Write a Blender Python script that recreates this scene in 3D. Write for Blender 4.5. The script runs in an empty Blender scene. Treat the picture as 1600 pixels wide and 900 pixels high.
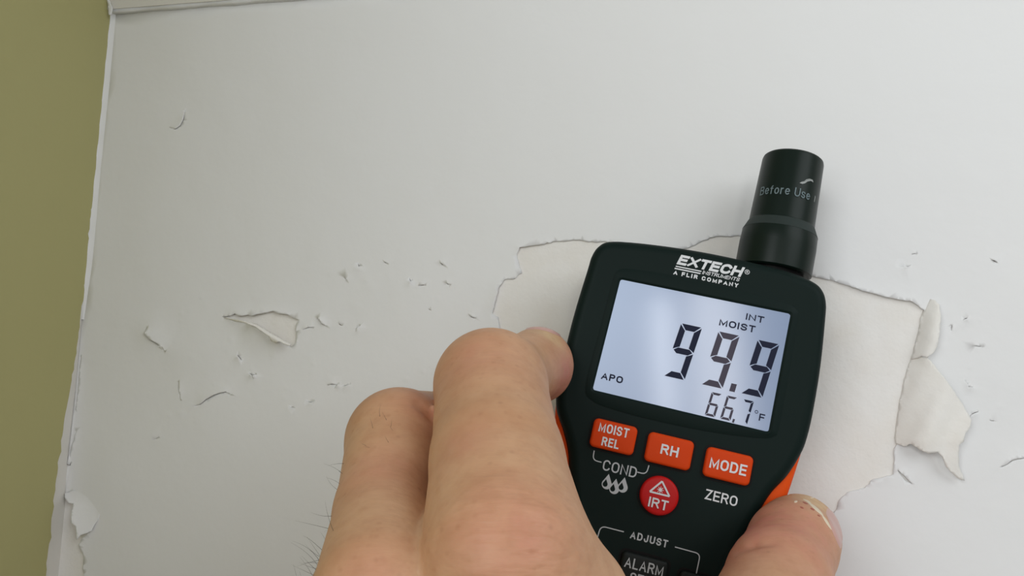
import bpy, bmesh, math, random
import numpy as np
from mathutils import Vector, Matrix
from mathutils.geometry import delaunay_2d_cdt

random.seed(4); RNG = np.random.default_rng(4)
scene = bpy.context.scene
COL = scene.collection

# ------------------------------------------------------------------ frame of the place
# world: x to the right along the peeling wall, y into that wall (wall at y = 0), z up; metres.
# The camera's axes were measured against the wall, (right, down, forward) are camera space.
NN = np.array([-0.10889873, -0.19166681, -0.97539987])     # wall normal (towards the room) in camera space
RT = np.array([0.99395189, -0.03497912, -0.10409655])      # along the wall
UP = np.array([-0.01416677, -0.98083653, 0.19431677])      # up the wall
MU = np.array([0.96661204, 0.20854473, -0.14889681])       # across the meter
MV = np.array([0.23195307, -0.95904793, 0.16255719])       # along the meter
X0 = np.array([0.054165, 0.019708, 0.230])                 # middle of the meter's display
GAP = 0.036                                                # display plane to wall
XO = X0 - NN * GAP
M = np.array([RT, -NN, UP])
FPX = 1200.0
def c2w(X): return (np.asarray(X) - XO) @ M.T
def W(px, py, off=0.0):
    """point on the wall (or 'off' metres in front of it)"""
    r = np.array([(px - 800) / FPX, (py - 450) / FPX, 1.0])
    d = NN @ (XO + NN * off)
    return c2w(r * (d / (NN @ r)))
def CP(px, py, d):                                          # camera-space millimetres
    return np.array([(px - 800) / FPX * d, (py - 450) / FPX * d, d], float)

# ------------------------------------------------------------------ camera
cam_d = bpy.data.cameras.new('camera'); cam = bpy.data.objects.new('camera', cam_d); COL.objects.link(cam)
cam_d.sensor_width = 36.0; cam_d.lens = FPX / 1600 * 36; cam_d.clip_start = 0.005; cam_d.clip_end = 50
ax = M @ np.array([1, 0, 0]); ay = M @ np.array([0, -1, 0]); az = M @ np.array([0, 0, -1]); al = c2w([0, 0, 0])
cam.matrix_world = Matrix(((ax[0], ay[0], az[0], al[0]), (ax[1], ay[1], az[1], al[1]), (ax[2], ay[2], az[2], al[2]), (0, 0, 0, 1)))
scene.camera = cam

# ------------------------------------------------------------------ world, light, exposure
world = bpy.data.worlds.new('world'); scene.world = world; world.use_nodes = True
bg = world.node_tree.nodes['Background']; bg.inputs[0].default_value = (1.0, 0.975, 0.94, 1); bg.inputs[1].default_value = 0.23
def area(name, loc, target, sx, sy, power, col):
    d = bpy.data.lights.new(name, 'AREA'); d.shape = 'RECTANGLE'; d.size = sx; d.size_y = sy; d.energy = power; d.color = col
    o = bpy.data.objects.new(name, d); COL.objects.link(o); o.location = loc
    o.rotation_euler = (Vector(target) - Vector(loc)).to_track_quat('-Z', 'Y').to_euler()
    return o
area('assumed_left_daylight', (-0.75, -1.15, 0.20), (0, 0, 0), 1.2, 0.9, 14.3, (0.94, 0.975, 1.0))      # assumed source out of view, beyond the end of the green wall
area('assumed_side_daylight', (0.80, -0.80, 0.45), (0, 0, 0), 0.8, 0.8, 5.1, (0.92, 0.97, 1.0))  # assumed soft source on the right, no window in view there
area('added_rear_strip_light', (0.155, -1.9, 0.12), (0.155, 0, 0.12), 0.035, 0.46, 0.9, (0.95, 0.97, 1.0))   # unseen strip lamp added to mirror a narrow pale band in the display
area('added_rear_strip_light', (0.300, -1.9, 0.14), (0.300, 0, 0.14), 0.125, 0.50, 1.6, (1.0, 0.97, 0.93))  # second added strip lamp, for the wider warm band in the display
scene.view_settings.view_transform = 'Standard'
scene.view_settings.look = 'None'
scene.view_settings.exposure = 0.03
scene.view_settings.gamma = 1.0
scene.view_settings.use_curve_mapping = False

# ------------------------------------------------------------------ materials
def srgb(r, g, b):
    f = lambda c: ((c / 255 + 0.055) / 1.055) ** 2.4 if c > 10 else c / 255 / 12.92
    return (f(r), f(g), f(b), 1.0)
def mat(name, col, rough=0.5, spec=0.5, bumps=(), var=None, coat=0.0, emit=None, estr=0.0):
    """bumps: (noise scale, strength, distance); var: (noise scale, second colour, low, high)"""
    m = bpy.data.materials.new(name); m.use_nodes = True
    nt = m.node_tree; N = nt.nodes; L = nt.links; b = N['Principled BSDF']
    b.inputs['Base Color'].default_value = col; b.inputs['Roughness'].default_value = rough
    b.inputs['Specular IOR Level'].default_value = spec; b.inputs['Coat Weight'].default_value = coat
    if emit: b.inputs['Emission Color'].default_value = emit; b.inputs['Emission Strength'].default_value = estr
    tc = N.new('ShaderNodeTexCoord')
    if var:
        nz = N.new('ShaderNodeTexNoise'); nz.inputs['Scale'].default_value = var[0]; nz.inputs['Detail'].default_value = 5
        L.new(tc.outputs['Object'], nz.inputs['Vector'])
        mr = N.new('ShaderNodeMapRange'); mr.inputs[1].default_value = var[2]; mr.inputs[2].default_value = var[3]
        L.new(nz.outputs['Fac'], mr.inputs[0])
        mx = N.new('ShaderNodeMix'); mx.data_type = 'RGBA'; mx.inputs[6].default_value = col; mx.inputs[7].default_value = var[1]
        L.new(mr.outputs[0], mx.inputs[0]); L.new(mx.outputs[2], b.inputs['Base Color'])
    prev = None
    for sc, st, di in bumps:
        nz = N.new('ShaderNodeTexNoise'); nz.inputs['Scale'].default_value = sc; nz.inputs['Detail'].default_value = 4
        L.new(tc.outputs['Object'], nz.inputs['Vector'])
        bp = N.new('ShaderNodeBump'); bp.inputs['Strength'].default_value = st; bp.inputs['Distance'].default_value = di
        L.new(nz.outputs['Fac'], bp.inputs['Height'])
        if prev: L.new(prev.outputs[0], bp.inputs['Normal'])
        prev = bp
    if prev: L.new(prev.outputs[0], b.inputs['Normal'])
    return m

PAINT = mat('white_paint', (0.80, 0.80, 0.795, 1), 0.55, 0.3, [(28, 0.25, 0.004), (420, 0.10, 0.0006)])
PAPER = mat('bare_plaster_paper', (0.84, 0.82, 0.785, 1), 0.9, 0.15, [(160, 0.3, 0.0012), (700, 0.25, 0.0005)], (60, (0.81, 0.775, 0.72, 1), 0.42, 0.75))
BACKING = mat('paint_backing', (0.85, 0.83, 0.785, 1), 0.9, 0.15, [(300, 0.4, 0.0007)], (90, (0.81, 0.78, 0.72, 1), 0.4, 0.75))
GREEN = mat('olive_green_paint', srgb(176, 171, 119), 0.6, 0.3, [(35, 0.2, 0.003), (600, 0.12, 0.0005)])
SHELL = mat('dark_green_plastic', (0.0062, 0.0142, 0.0125, 1), 0.48, 0.10, [(3500, 0.06, 0.0001)])
SHELL2 = mat('dark_button_rubber', (0.008, 0.012, 0.011, 1), 0.5, 0.25)
CAPM = mat('cap_plastic', (0.0050, 0.0120, 0.0085, 1), 0.36, 0.2, [(1500, 0.04, 0.0001)])
CAPBAND = mat('cap_band_plastic', (0.021, 0.032, 0.029, 1), 0.6, 0.3)
BLACK = mat('black_neck_gap_shade', (0.003, 0.003, 0.003, 1), 0.6, 0.2)  # black for the painted gap shade round buttons and for the cap's neck
AGED = mat('aged_white_paint', (0.72, 0.70, 0.65, 1), 0.6, 0.3, [(28, 0.25, 0.004), (420, 0.12, 0.0006)])
ORANGE = mat('orange_rubber', (0.76, 0.085, 0.008, 1), 0.55, 0.12, [(2500, 0.05, 0.0001)])
ORANGEB = mat('orange_button_rubber', (0.68, 0.060, 0.007, 1), 0.5, 0.12, [(2500, 0.04, 0.0001)])
REDB = mat('red_button_rubber', (0.54, 0.010, 0.010, 1), 0.42, 0.2)
PRINT = mat('white_print', (0.74, 0.76, 0.78, 1), 0.6, 0.2)
PRINTG = mat('grey_print', (0.52, 0.55, 0.57, 1), 0.6, 0.2)
CAPPRINT = mat('teal_grey_print', (0.16, 0.21, 0.225, 1), 0.6, 0.2)
INK = mat('display_ink', srgb(34, 38, 58), 0.5, 0.1)
INK_PALE = mat('display_ink_pale', srgb(78, 74, 86), 0.5, 0.1)  # paler ink for some digits and points
HAIR = mat('dark_hair', (0.05, 0.04, 0.035, 1), 0.5, 0.3)
NAIL = mat('fingernail', (0.62, 0.36, 0.31, 1), 0.3, 0.5)
DRY = mat('dry_skin', (0.80, 0.68, 0.52, 1), 0.6, 0.3)
SCAB = mat('scab', (0.42, 0.13, 0.085, 1), 0.6, 0.3)
SCUFF = mat('sticker_residue', (0.30, 0.32, 0.31, 1), 0.4, 0.5)

# ------------------------------------------------------------------ mesh helpers
def link(name, verts, faces, m, parent=None, smooth=False, sharp=None, recalc=True):
    me = bpy.data.meshes.new(name); me.from_pydata([tuple(map(float, v)) for v in verts], [], [tuple(map(int, f)) for f in faces])
    me.validate()
    if recalc: bm = bmesh.new(); bm.from_mesh(me); bmesh.ops.recalc_face_normals(bm, faces=bm.faces); bm.to_mesh(me); bm.free()
    if smooth:
        me.polygons.foreach_set('use_smooth', [True] * len(me.polygons))
        if sharp: me.set_sharp_from_angle(angle=math.radians(sharp))
    o = bpy.data.objects.new(name, me); COL.objects.link(o)
    if m: me.materials.append(m)
    if parent: o.parent = parent
    return o
def tag(o, label=None, cat=None, group=None, kind=None):
    if label: o['label'] = label
    if cat: o['category'] = cat
    if group: o['group'] = group
    if kind: o['kind'] = kind
    return o
def box(name, a, b, m, parent=None):
    x0, y0, z0 = a; x1, y1, z1 = b
    v = [(x0, y0, z0), (x1, y0, z0), (x1, y1, z0), (x0, y1, z0), (x0, y0, z1), (x1, y0, z1), (x1, y1, z1), (x0, y1, z1)]
    return link(name, v, [(0, 1, 2, 3), (4, 5, 6, 7), (0, 1, 5, 4), (1, 2, 6, 5), (2, 3, 7, 6), (3, 0, 4, 7)], m, parent)
def seg_dist(P, A, B):
    d = B - A; L2 = (d @ d) + 1e-12
    t = np.clip(((P - A) @ d) / L2, 0, 1)
    q = A + t[:, None] * d
    return np.hypot(*(P - q).T), t
def in_poly(P, poly):
    x, y = P[:, 0], P[:, 1]; c = np.zeros(len(P), bool); n = len(poly)
    for i in range(n):
        x0, y0 = poly[i]; x1, y1 = poly[(i + 1) % n]
        k = ((y0 > y) != (y1 > y))
        with np.errstate(divide='ignore', invalid='ignore'):
            c ^= k & (x < (x1 - x0) * (y - y0) / (y1 - y0 + 1e-15) + x0)
    return c
def roughen(pts, step, amp, closed=True):
    """resample a polyline and make it ragged"""
    P = [np.array(p, float) for p in pts]; out = []
    n = len(P); rng = range(n if closed else n - 1)
    for i in rng:
        a, b = P[i], P[(i + 1) % n]; L = np.linalg.norm(b - a); k = max(1, int(round(L / step)))
        nrm = np.array([-(b - a)[1], (b - a)[0]]) / (L + 1e-9)
        for j in range(k):
            off = 0 if j == 0 else RNG.normal(0, amp)
            out.append(a + (b - a) * j / k + nrm * off)
    if not closed: out.append(P[-1])
    return out

# ------------------------------------------------------------------ the peeling wall
XC = W(92, 890)[0]                                          # corner line
ZC = W(250, 16)[2]                                          # height of the soffit line
XR, ZB = 0.75, -0.55
wall = box('wall_back', (XC - 0.02, 0.0, ZB), (XR, 0.03, ZC - 0.0001), PAPER); tag(wall, kind='structure')

TEAR_MAIN = [(947, 378), (920, 378.5), (905, 375.5), (869, 377.5), (842, 383.5), (812, 387.4), (808, 397), (811, 412), (815.6, 427), (804.5, 436), (788, 437.5),
     (779, 451), (775.4, 469), (769.4, 490), (779, 496), (781, 508), (790, 560), (815, 640), (870, 720), (960, 790), (1080, 830), (1200, 825), (1290, 815), (1307, 796),
     (1312, 780), (1324, 769), (1351, 762), (1360, 751), (1395, 741), (1397, 700), (1409, 684), (1417, 631), (1430, 578), (1443, 533), (1446, 505), (1443, 485), (1424, 472.4), (1378, 463.6),
     (1340, 452.4), (1302, 439), (1267, 432), (1240, 395), (1200, 372), (1151, 368.5), (1118, 370), (1100, 376), (1086, 383.5), (1060, 392), (1000, 395)]
TEAR_SMALL = [(347.5, 495.3), (362, 494), (369, 490.4), (375.5, 494.4), (381.8, 494.4), (389.8, 492.2), (396, 494.4), (405.8, 491.3), (420, 489), (428.9, 486.4), (436.9, 490.9),
     (451, 491.8), (458, 496.7), (468, 500.5), (464.4, 505.6), (462.7, 514.4), (464, 523), (463, 536.7), (457, 543), (440, 533), (411, 517), (397.8, 509), (384, 503), (365, 498)]
TEAR_CORNER = [(100, 772), (112, 768), (125, 775), (148, 806), (150, 812), (144, 828), (130.5, 842), (126, 850), (133, 869), (130.5, 886), (133, 900), (136, 960), (128, 1040), (76, 1040), (88, 890), (94, 830)]
def wp(p): q = W(p[0], p[1]); return (q[0] * 1000, q[2] * 1000)        # wall millimetres
holes = [roughen([wp(p) for p in TEAR_MAIN], 1.1, 0.13), roughen([wp(p) for p in TEAR_SMALL], 0.9, 0.06), roughen([wp(p) for p in TEAR_CORNER], 1.0, 0.08)]
# (hole polyline, lift mm, falloff mm, side 0 = whole neighbourhood)
lifts = []
def lift_line(pxs, lift, fall, side=0): lifts.append((np.array([wp(p) for p in pxs]), lift, fall, side))
lift_line([(869, 377.5), (842, 383.5), (812, 387.4), (808, 397)], 0.5, 1.6)
lift_line([(788, 437.5), (779, 451), (775.4, 469), (769.4, 490)], 0.55, 1.8)
lift_line([(1302, 439), (1340, 452.4), (1378, 463.6), (1424, 472.4), (1442, 485)], 0.9, 2.5)
lift_line([(1360, 751), (1395, 741)], 0.4, 1.5)
lift_line([(1100, 376), (1118, 370), (1151, 368.5)], 0.4, 1.5)
lift_line([(347.5, 495.3), (369, 490.4), (396, 494.4), (429, 486.4), (451, 491.8), (468, 500.5)], 0.7, 1.8)
lift_line([(384, 504), (398, 510), (411, 518), (438, 532), (455, 541)], 2.0, 4.5)
lift_line([(144.5, 828), (130.5, 842), (126, 850), (133, 869)], 0.5, 1.5)
# cracks: polyline in the photo, width mm, lift mm, falloff mm, which side curls up
CR = [([(233, 512), (230, 522), (237.5, 531), (251, 539), (260, 550)], 0.26, 1.0, 3.5, 1),
      ([(306, 634), (315, 632), (325, 624), (337, 617.5), (348, 614), (355, 612.5), (362.5, 617)], 0.32, 0.7, 2.0, 1),
      ([(372, 555), (376, 559), (379, 563)], 0.30, 0.8, 1.2, -1), ([(391, 583), (396, 587), (402, 585)], 0.30, 0.9, 1.3, -1), ([(396, 587), (397, 592)], 0.2, 0.4, 1.0, 1),
      ([(497, 497), (501, 501), (504, 506), (511, 510)], 0.30, 1.0, 1.3, 1), ([(475, 515), (483, 512), (491, 512)], 0.22, 0.5, 1.5, 1),
      ([(531, 507), (535, 509)], 0.25, 0.6, 1.2, 1), ([(564, 509), (558, 513), (557, 518)], 0.22, 0.6, 1.3, 1),
      ([(513, 602), (520, 600), (526, 601)], 0.22, 0.5, 1.6, 1), ([(524, 605), (530, 599)], 0.25, 0.6, 1.2, -1), ([(536, 604), (548, 600)], 0.2, 0.5, 1.5, -1),
      ([(481, 627), (487, 629), (492, 626)], 0.2, 0.5, 1.4, -1), ([(455, 636), (461, 637)], 0.2, 0.4, 1.2, -1),
      ([(267, 200), (275, 203), (283, 198), (288, 188), (290, 174)], 0.16, 0.5, 2.2, 1),
      ([(560, 412), (562, 417), (566, 416)], 0.22, 0.5, 1.3, -1), ([(601, 410), (607, 413)], 0.2, 0.4, 1.2, 1), ([(641, 436), (643, 441), (645, 438)], 0.26, 0.8, 1.3, -1),
      ([(655, 447), (666, 446)], 0.2, 0.4, 1.4, 1), ([(688, 411), (692, 414), (695, 416)], 0.26, 0.7, 1.3, 1), ([(698, 443), (704, 446)], 0.2, 0.4, 1.2, 1),
      ([(539, 433), (542, 439)], 0.2, 0.4, 1.2, 1), ([(733, 492), (738, 496), (744, 498)], 0.22, 0.6, 1.5, 1), ([(671, 484), (674, 485)], 0.22, 0.4, 1.0, 1),
      ([(1402, 735), (1408, 742), (1414, 749), (1424, 756)], 0.75, 0.6, 2.0, 1), ([(1562, 730), (1572, 725), (1580, 719), (1588, 717), (1604, 715)], 0.45, 0.6, 2.0, 1),
      ([(1411, 416), (1416, 417.5), (1421, 416)], 0.28, 0.8, 1.4, -1), ([(1548, 407), (1552, 409), (1556, 411)], 0.28, 0.8, 1.4, 1),
      ([(1503, 500), (1510, 497)], 0.26, 0.8, 1.3, -1), ([(1486, 508), (1485, 516)], 0.2, 0.5, 1.3, 1), ([(1506, 595), (1511, 605), (1518, 605)], 0.3, 0.6, 1.4, -1),
      ([(1514, 649), (1521, 645), (1527, 643)], 0.24, 0.6, 1.4, -1), ([(1520, 541), (1534, 542)], 0.16, 0.3, 1.3, 1), ([(1424, 398), (1431, 397)], 0.16, 0.4, 1.2, 1), ([(1545, 657), (1551, 658)], 0.18, 0.4, 1.2, 1),
      ([(128, 556), (125, 590), (124, 612), (119, 640)], 0.14, 0.3, 1.2, 1), ([(121, 672), (118, 684), (115, 694), (111, 712)], 0.24, 0.35, 1.2, 1),
      ([(104, 724), (112, 727), (113, 722)], 0.35, 0.6, 1.4, 1), ([(106, 740), (104, 756), (103, 764)], 0.14, 0.3, 1.0, 1),
      ([(281, 596), (282, 610), (284, 625)], 0.12, 0.4, 2.2, 1), ([(243, 686), (250, 683)], 0.14, 0.3, 1.2, 1)]
for pl, wd, lf, fa, side in CR:
    P = roughen([wp(p) for p in pl], 0.9, 0.05, closed=False); n = len(P)
    L, R = [], []
    for i in range(n):
        a = P[max(0, i - 1)]; b = P[min(n - 1, i + 1)]; d = (b - a) / (np.linalg.norm(b - a) + 1e-9); nr = np.array([-d[1], d[0]])
        t = i / (n - 1); hw = wd / 2 * max(0.12, math.sin(math.pi * t)) if n > 2 else wd / 2 * 0.8
        L.append(P[i] + nr * hw); R.append(P[i] - nr * hw)
    holes.append(L + R[::-1]); lifts.append((np.array([wp(p) for p in pl]), lf, fa, side))

blist = []
for k in range(80):                                        # small blisters in the damp bands
    if k < 50: px, py = RNG.uniform(220, 740), RNG.normal(540, 75)
    else: px, py = RNG.uniform(1400, 1600), RNG.normal(560, 110)
    blist.append((*wp((px, py)), RNG.uniform(0.6, 1.6), RNG.uniform(0.03, 0.11)))
blist += [(*wp((235, 520)), 6.0, 0.7), (*wp((165, 735)), 9.0, 0.5), (*wp((300, 560)), 14, 0.5), (*wp((640, 470)), 18, 0.35), (*wp((1530, 590)), 16, 0.4)]

def film_height(P):
    h = np.full(len(P), 0.55)
    h += 0.10 * np.sin(P[:, 0] / 17 + 1.3 * np.sin(P[:, 1] / 23)) * np.sin(P[:, 1] / 19 + 0.7)
    for poly, lift, fall, side in lifts:
        best = np.full(len(P), 1e9); sg = np.ones(len(P)); tt = np.zeros(len(P)); n = len(poly) - 1
        for i in range(n):
            d, t = seg_dist(P, poly[i], poly[i + 1]); k = d < best
            dv = poly[i + 1] - poly[i]; s = np.sign(dv[0] * (P[:, 1] - poly[i][1]) - dv[1] * (P[:, 0] - poly[i][0]))
            best[k] = d[k]; sg[k] = s[k]; tt[k] = (i + t[k]) / n
        w = np.exp(-(best / fall) ** 1.3) * np.clip(np.sin(np.pi * np.clip(tt, 0.04, 0.96)) * 1.6, 0, 1)
        if side: w = np.where(sg == side, w, w * 0.12)
        h += lift * w
    for x, z, r, a in blist:
        h += a * np.exp(-((P[:, 0] - x) ** 2 + (P[:, 1] - z) ** 2) / (r * r))
    return h

pts, edges = [], []
xc = XC * 1000
def add_loop(loop):
    s = len(pts); pts.extend([tuple(p) for p in loop]); n = len(loop)
    edges.extend([(s + i, s + (i + 1) % n) for i in range(n)])
rect = [(xc, ZB * 1000), (XR * 1000, ZB * 1000), (XR * 1000, ZC * 1000), (xc, ZC * 1000)]
add_loop(roughen(rect, 40, 0.0))
for hl in holes: add_loop(hl)
cand = []
gx, gz = np.meshgrid(np.arange(xc + 4, 260, 7.0), np.arange(-240, ZC * 1000 - 3, 7.0)); cand.append(np.c_[gx.ravel(), gz.ravel()] + RNG.uniform(-1.5, 1.5, (gx.size, 2)))
for hl in holes:                                            # finer points round every tear and crack
    H = np.array(hl); big = len(hl) > 60
    for rad, num in ((0.7, 1), (1.6, 1), (3.0, 1), (5.0, 1)):
        a = RNG.uniform(0, 2 * math.pi, len(H) * num)
        cand.append(np.repeat(H, num, 0) + rad * np.c_[np.cos(a), np.sin(a)])
for x, z, r, a in blist:
    g = np.array([(i, j) for i in range(-3, 4) for j in range(-3, 4)]) * r * 0.5; cand.append(np.c_[g[:, 0] + x, g[:, 1] + z])
cand = np.concatenate(cand)
ok = (cand[:, 0] > xc + 0.5) & (cand[:, 0] < XR * 1000 - 1) & (cand[:, 1] < ZC * 1000 - 0.5) & (cand[:, 1] > ZB * 1000 + 1)
cand = cand[ok]
hb = np.concatenate([np.array(h) for h in holes])
key = set(); sel = []
for p in cand:                                              # thin out near-duplicates
    q = (int(p[0] / 0.45), int(p[1] / 0.45))
    if q in key: continue
    key.add(q); sel.append(p)
sel = np.array(sel)
keep = np.ones(len(sel), bool)
for i in range(0, len(sel), 2000):
    dd = np.sqrt(((sel[i:i + 2000, None, :] - hb[None]) ** 2).sum(-1)).min(1); keep[i:i + 2000] = dd > 0.3
for hl in holes: keep &= ~in_poly(sel, hl)
pts.extend([tuple(p) for p in sel[keep]])
V, _, F, _, _, _ = delaunay_2d_cdt([Vector(p) for p in pts], edges, [], 0, 1e-5)
V = np.array([tuple(v) for v in V]); F = np.array([tuple(f) for f in F])
cen = V[F].mean(1); bad = np.zeros(len(F), bool)
for hl in holes: bad |= in_poly(cen, hl)
bad |= (cen[:, 0] < xc) | (cen[:, 1] > ZC * 1000)
F = F[~bad]
used = np.unique(F); remap = -np.ones(len(V), int); remap[used] = np.arange(len(used)); V = V[used]; F = remap[F]
hgt = film_height(V)
film = link('paint_film', np.c_[V[:, 0], -hgt, V[:, 1]] / 1000, F, PAINT, wall, smooth=True)
sm = film.modifiers.new('thickness', 'SOLIDIFY'); sm.thickness = 0.00035; sm.offset = -1
if film.data.polygons[0].normal.y > 0: film.data.flip_normals()

def flap(name, poly_px, hfun, m_front, parent=wall, step=5.0, amp=0.5, thick=0.0003):
    """a torn tongue of paint film standing off the wall: outline over the wall, height mm by hfun(px, py)"""
    loop = roughen(poly_px, step, amp); p = [tuple(q) for q in loop]; e = [(i, (i + 1) % len(p)) for i in range(len(p))]
    A = np.array(p); lo, hi = A.min(0), A.max(0)
    g = np.array([(x, y) for x in np.arange(lo[0], hi[0], step * 0.8) for y in np.arange(lo[1], hi[1], step * 0.8)])
    g = g + RNG.uniform(-.5, .5, g.shape); g = g[in_poly(g, loop)]
    if len(g):
        dd = np.sqrt(((g[:, None] - A[None]) ** 2).sum(-1)).min(1); g = g[dd > step * 0.4]
    V, _, F, _, _, _ = delaunay_2d_cdt([Vector(q) for q in p + [tuple(q) for q in g]], e, [], 0, 1e-5)
    V = np.array([tuple(v) for v in V]); F = np.array([tuple(f) for f in F]); F = F[in_poly(V[F].mean(1), loop)]
    P3 = [W(x, y, hfun(x, y) / 1000) for x, y in V]
    o = link(name, P3, F, m_front, parent, smooth=True)
    s = o.modifiers.new('thickness', 'SOLIDIFY'); s.thickness = thick; s.offset = 0
    return o
FOLD = np.array([(1453, 463), (1441, 490), (1432, 533), (1417, 578), (1405, 631), (1397, 684), (1396, 745)], float)
def fold_dist(x, y):
    return min(seg_dist(np.array([[x, y]]), FOLD[i], FOLD[i + 1])[0][0] for i in range(len(FOLD) - 1))
def h_upper(x, y): d = fold_dist(x, y); return 0.08 + 4.9 * math.sin(min(d / 30, 1) * 1.7) * (0.55 + 0.45 * min(1, max(0, (y - 462) / 60)))
def h_lower(x, y):
    d = fold_dist(x, y); b = 0.08 + 5.6 * math.sin(min(d / 80, 1) * 2.0)
    if y > 690: b -= 2.2 * min(1, (y - 690) / 60)
    return max(b + 0.35 * math.sin(x / 11 + y / 17) * min(1, d / 25), 0.05 + min(0.8, d * 0.08))
flap('paint_flap', [(1442, 487), (1448, 476), (1453, 467), (1461, 469), (1468, 476), (1470, 493), (1469, 511), (1466, 535), (1461, 548), (1449, 559), (1440, 556), (1424, 562), (1431, 533)], h_upper, BACKING)
flap('paint_flap', [(1424, 556), (1449, 559), (1455, 564), (1472, 586), (1489, 609), (1505, 633), (1518, 656), (1516, 668), (1508, 678), (1506, 690), (1498, 696), (1498, 715), (1499, 731), (1507, 751), (1496, 747), (1486, 738),
     (1478, 729), (1473, 714), (1465, 706), (1450, 709), (1440, 704), (1425, 694), (1412, 697), (1400, 693), (1398, 684), (1405, 631), (1417, 578)], h_lower, BACKING)
def h_roll(x, y):
    d = ((x - 384) * 0.49 + (y - 503) * -0.87) * -1     # distance below the diagonal
    return 2.3 + 2.0 * math.exp(-((d - 1) / 6) ** 2) - 1.4 * max(0, (395 - x) / 40)
flap('paint_flap', [(350, 496), (370, 499), (384, 502), (397.8, 505.5), (411, 513), (424, 521), (438, 529), (455, 538.5), (452, 540), (441, 536), (436, 533.5), (432, 535.5), (424, 533), (422, 527.5), (411, 519.5), (400, 511), (384, 505), (368, 502)], h_roll, BACKING, step=2.5, amp=0.25)
def h_hang(x, y):
    d = max(0, (152 - x) * 0.8 + (y - 790) * 0.35) / 40; return 0.45 + 3.4 * min(1, d) ** 1.4 * min(1, max(0.15, (y - 764) / 30))
flap('paint_flap', [(101, 771), (110, 768), (124, 764), (146, 770), (160, 795), (154, 811), (147, 822), (144, 829), (133, 834), (126, 836), (119.5, 843), (119, 830), (117, 821), (111, 817), (112, 800), (115, 787), (107, 786), (102, 779)], h_hang, PAINT, step=3, amp=0.3)

# left wall: plaster white with olive paint that stops raggedly short of the corner
lw = box('wall_left', (XC - 0.04, -0.40, ZB), (XC, 0.03, ZC + 0.08), AGED); tag(lw, kind='structure')
bnd_px = [(176, -10), (172, 23), (168, 90), (165, 150), (160, 190), (153, 245), (147, 300), (139, 350), (134, 430), (124, 495), (116, 560), (106, 620), (96, 680), (88, 740), (81, 800), (75, 850), (70, 900), (58, 1010)]
def on_left(px, py):
    r = np.array([(px - 800) / FPX, (py - 450) / FPX, 1.0]); o = c2w([0, 0, 0]); d = c2w(r) - o
    t = (XC - o[0]) / d[0]; return o + d * t
B = []
for p in bnd_px:
    q = on_left(*p); B.append((min(q[1], -0.0008) * 1000, q[2] * 1000))
B = roughen(B, 2.0, 0.3, closed=False)
B = [(min(b[0], -0.9 + RNG.normal(0, 0.12)), b[1]) for b in B]
gv, gf = [], []
zt = (ZC + 0.08) * 1000
B = [b for b in B if b[1] < ZC * 1000 - 0.3]
B = [(-3.6, zt - 0.02), (-3.9, ZC * 1000 + 4), (-3.7, ZC * 1000)] + B + [(B[-1][0] - 3, B[-1][1] - 30), (-20, ZB * 1000)]
for y, z in B:
    gv += [(XC + 0.0004, y / 1000, z / 1000), (XC + 0.0004, -0.40, z / 1000), (XC, y / 1000, z / 1000)]
for i in range(len(B) - 1):
    a, b = 3 * i, 3 * i + 3
    gf += [(a, a + 1, b + 1, b), (a, b, b + 2, a + 2)]
link('green_paint_film', gv, gf, GREEN, lw)
fv, ff = [], []                                             # paint bridging the corner
zlo, zhi = W(125, 500)[2], ZC; nf = 50
for i in range(nf):
    z = zlo + (zhi - zlo) * i / (nf - 1); k = 0.25 + 0.75 * min(1, i / 8); a_ = k * (0.0016 + 0.0003 * math.sin(i * 1.3) + RNG.normal(0, 0.0001)); b_ = k * 0.0016
    fv += [(XC - 0.0001, -0.0005 - a_, z), (XC + 0.0006, -0.0009 - a_ * 0.28, z), (XC + 0.0006 + b_, -0.0005, z)]
for i in range(nf - 1):
    a, b = 3 * i, 3 * i + 3; ff += [(a, a + 1, b + 1, b), (a + 1, a + 2, b + 2, b + 1)]
link('paint_bridge', fv, ff, PAINT, lw, smooth=True)

# flat white band along the top of the wall, unseen slab above added to shade it
shade_box = box('shade_slab', (XC - 0.04, -0.11, ZC + 0.08), (XR, 0.03, ZC + 0.30), PAINT); tag(shade_box, kind='structure')  # out of view, put in to dim the top of the wall
sof = box('trim_1', (XC, -0.0035, ZC), (XR, 0.03, ZC + 0.08), AGED); tag(sof, kind='structure')
cv = []
n = 60
for i in range(n):                                          # ragged caulk bead under the band
    x = XC + 0.001 + 0.12 * i / (n - 1); r = 0.0009 + 0.00018 * math.sin(i * 0.55) + RNG.normal(0, 0.00004)
    cv += [(x, -0.0004, ZC - r), (x, -0.0030 - 0.3 * r, ZC - 0.0001), (x, 0.0, ZC)]
cf = []
for i in range(n - 1):
    a, b = 3 * i, 3 * i + 3; cf += [(a, b, b + 1, a + 1), (a + 1, b + 1, b + 2, a + 2), (a + 2, b + 2, b, a)]
link('caulk_bead', cv, cf, PAINT, sof, smooth=True)
flap('paint_flap', [(167, -4), (172, 2), (176, 14), (174, 24), (170, 23), (169, 12)], lambda x, y: 5.0 - 0.04 * max(0, y), PAINT, sof, step=3, amp=0.3)

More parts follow.
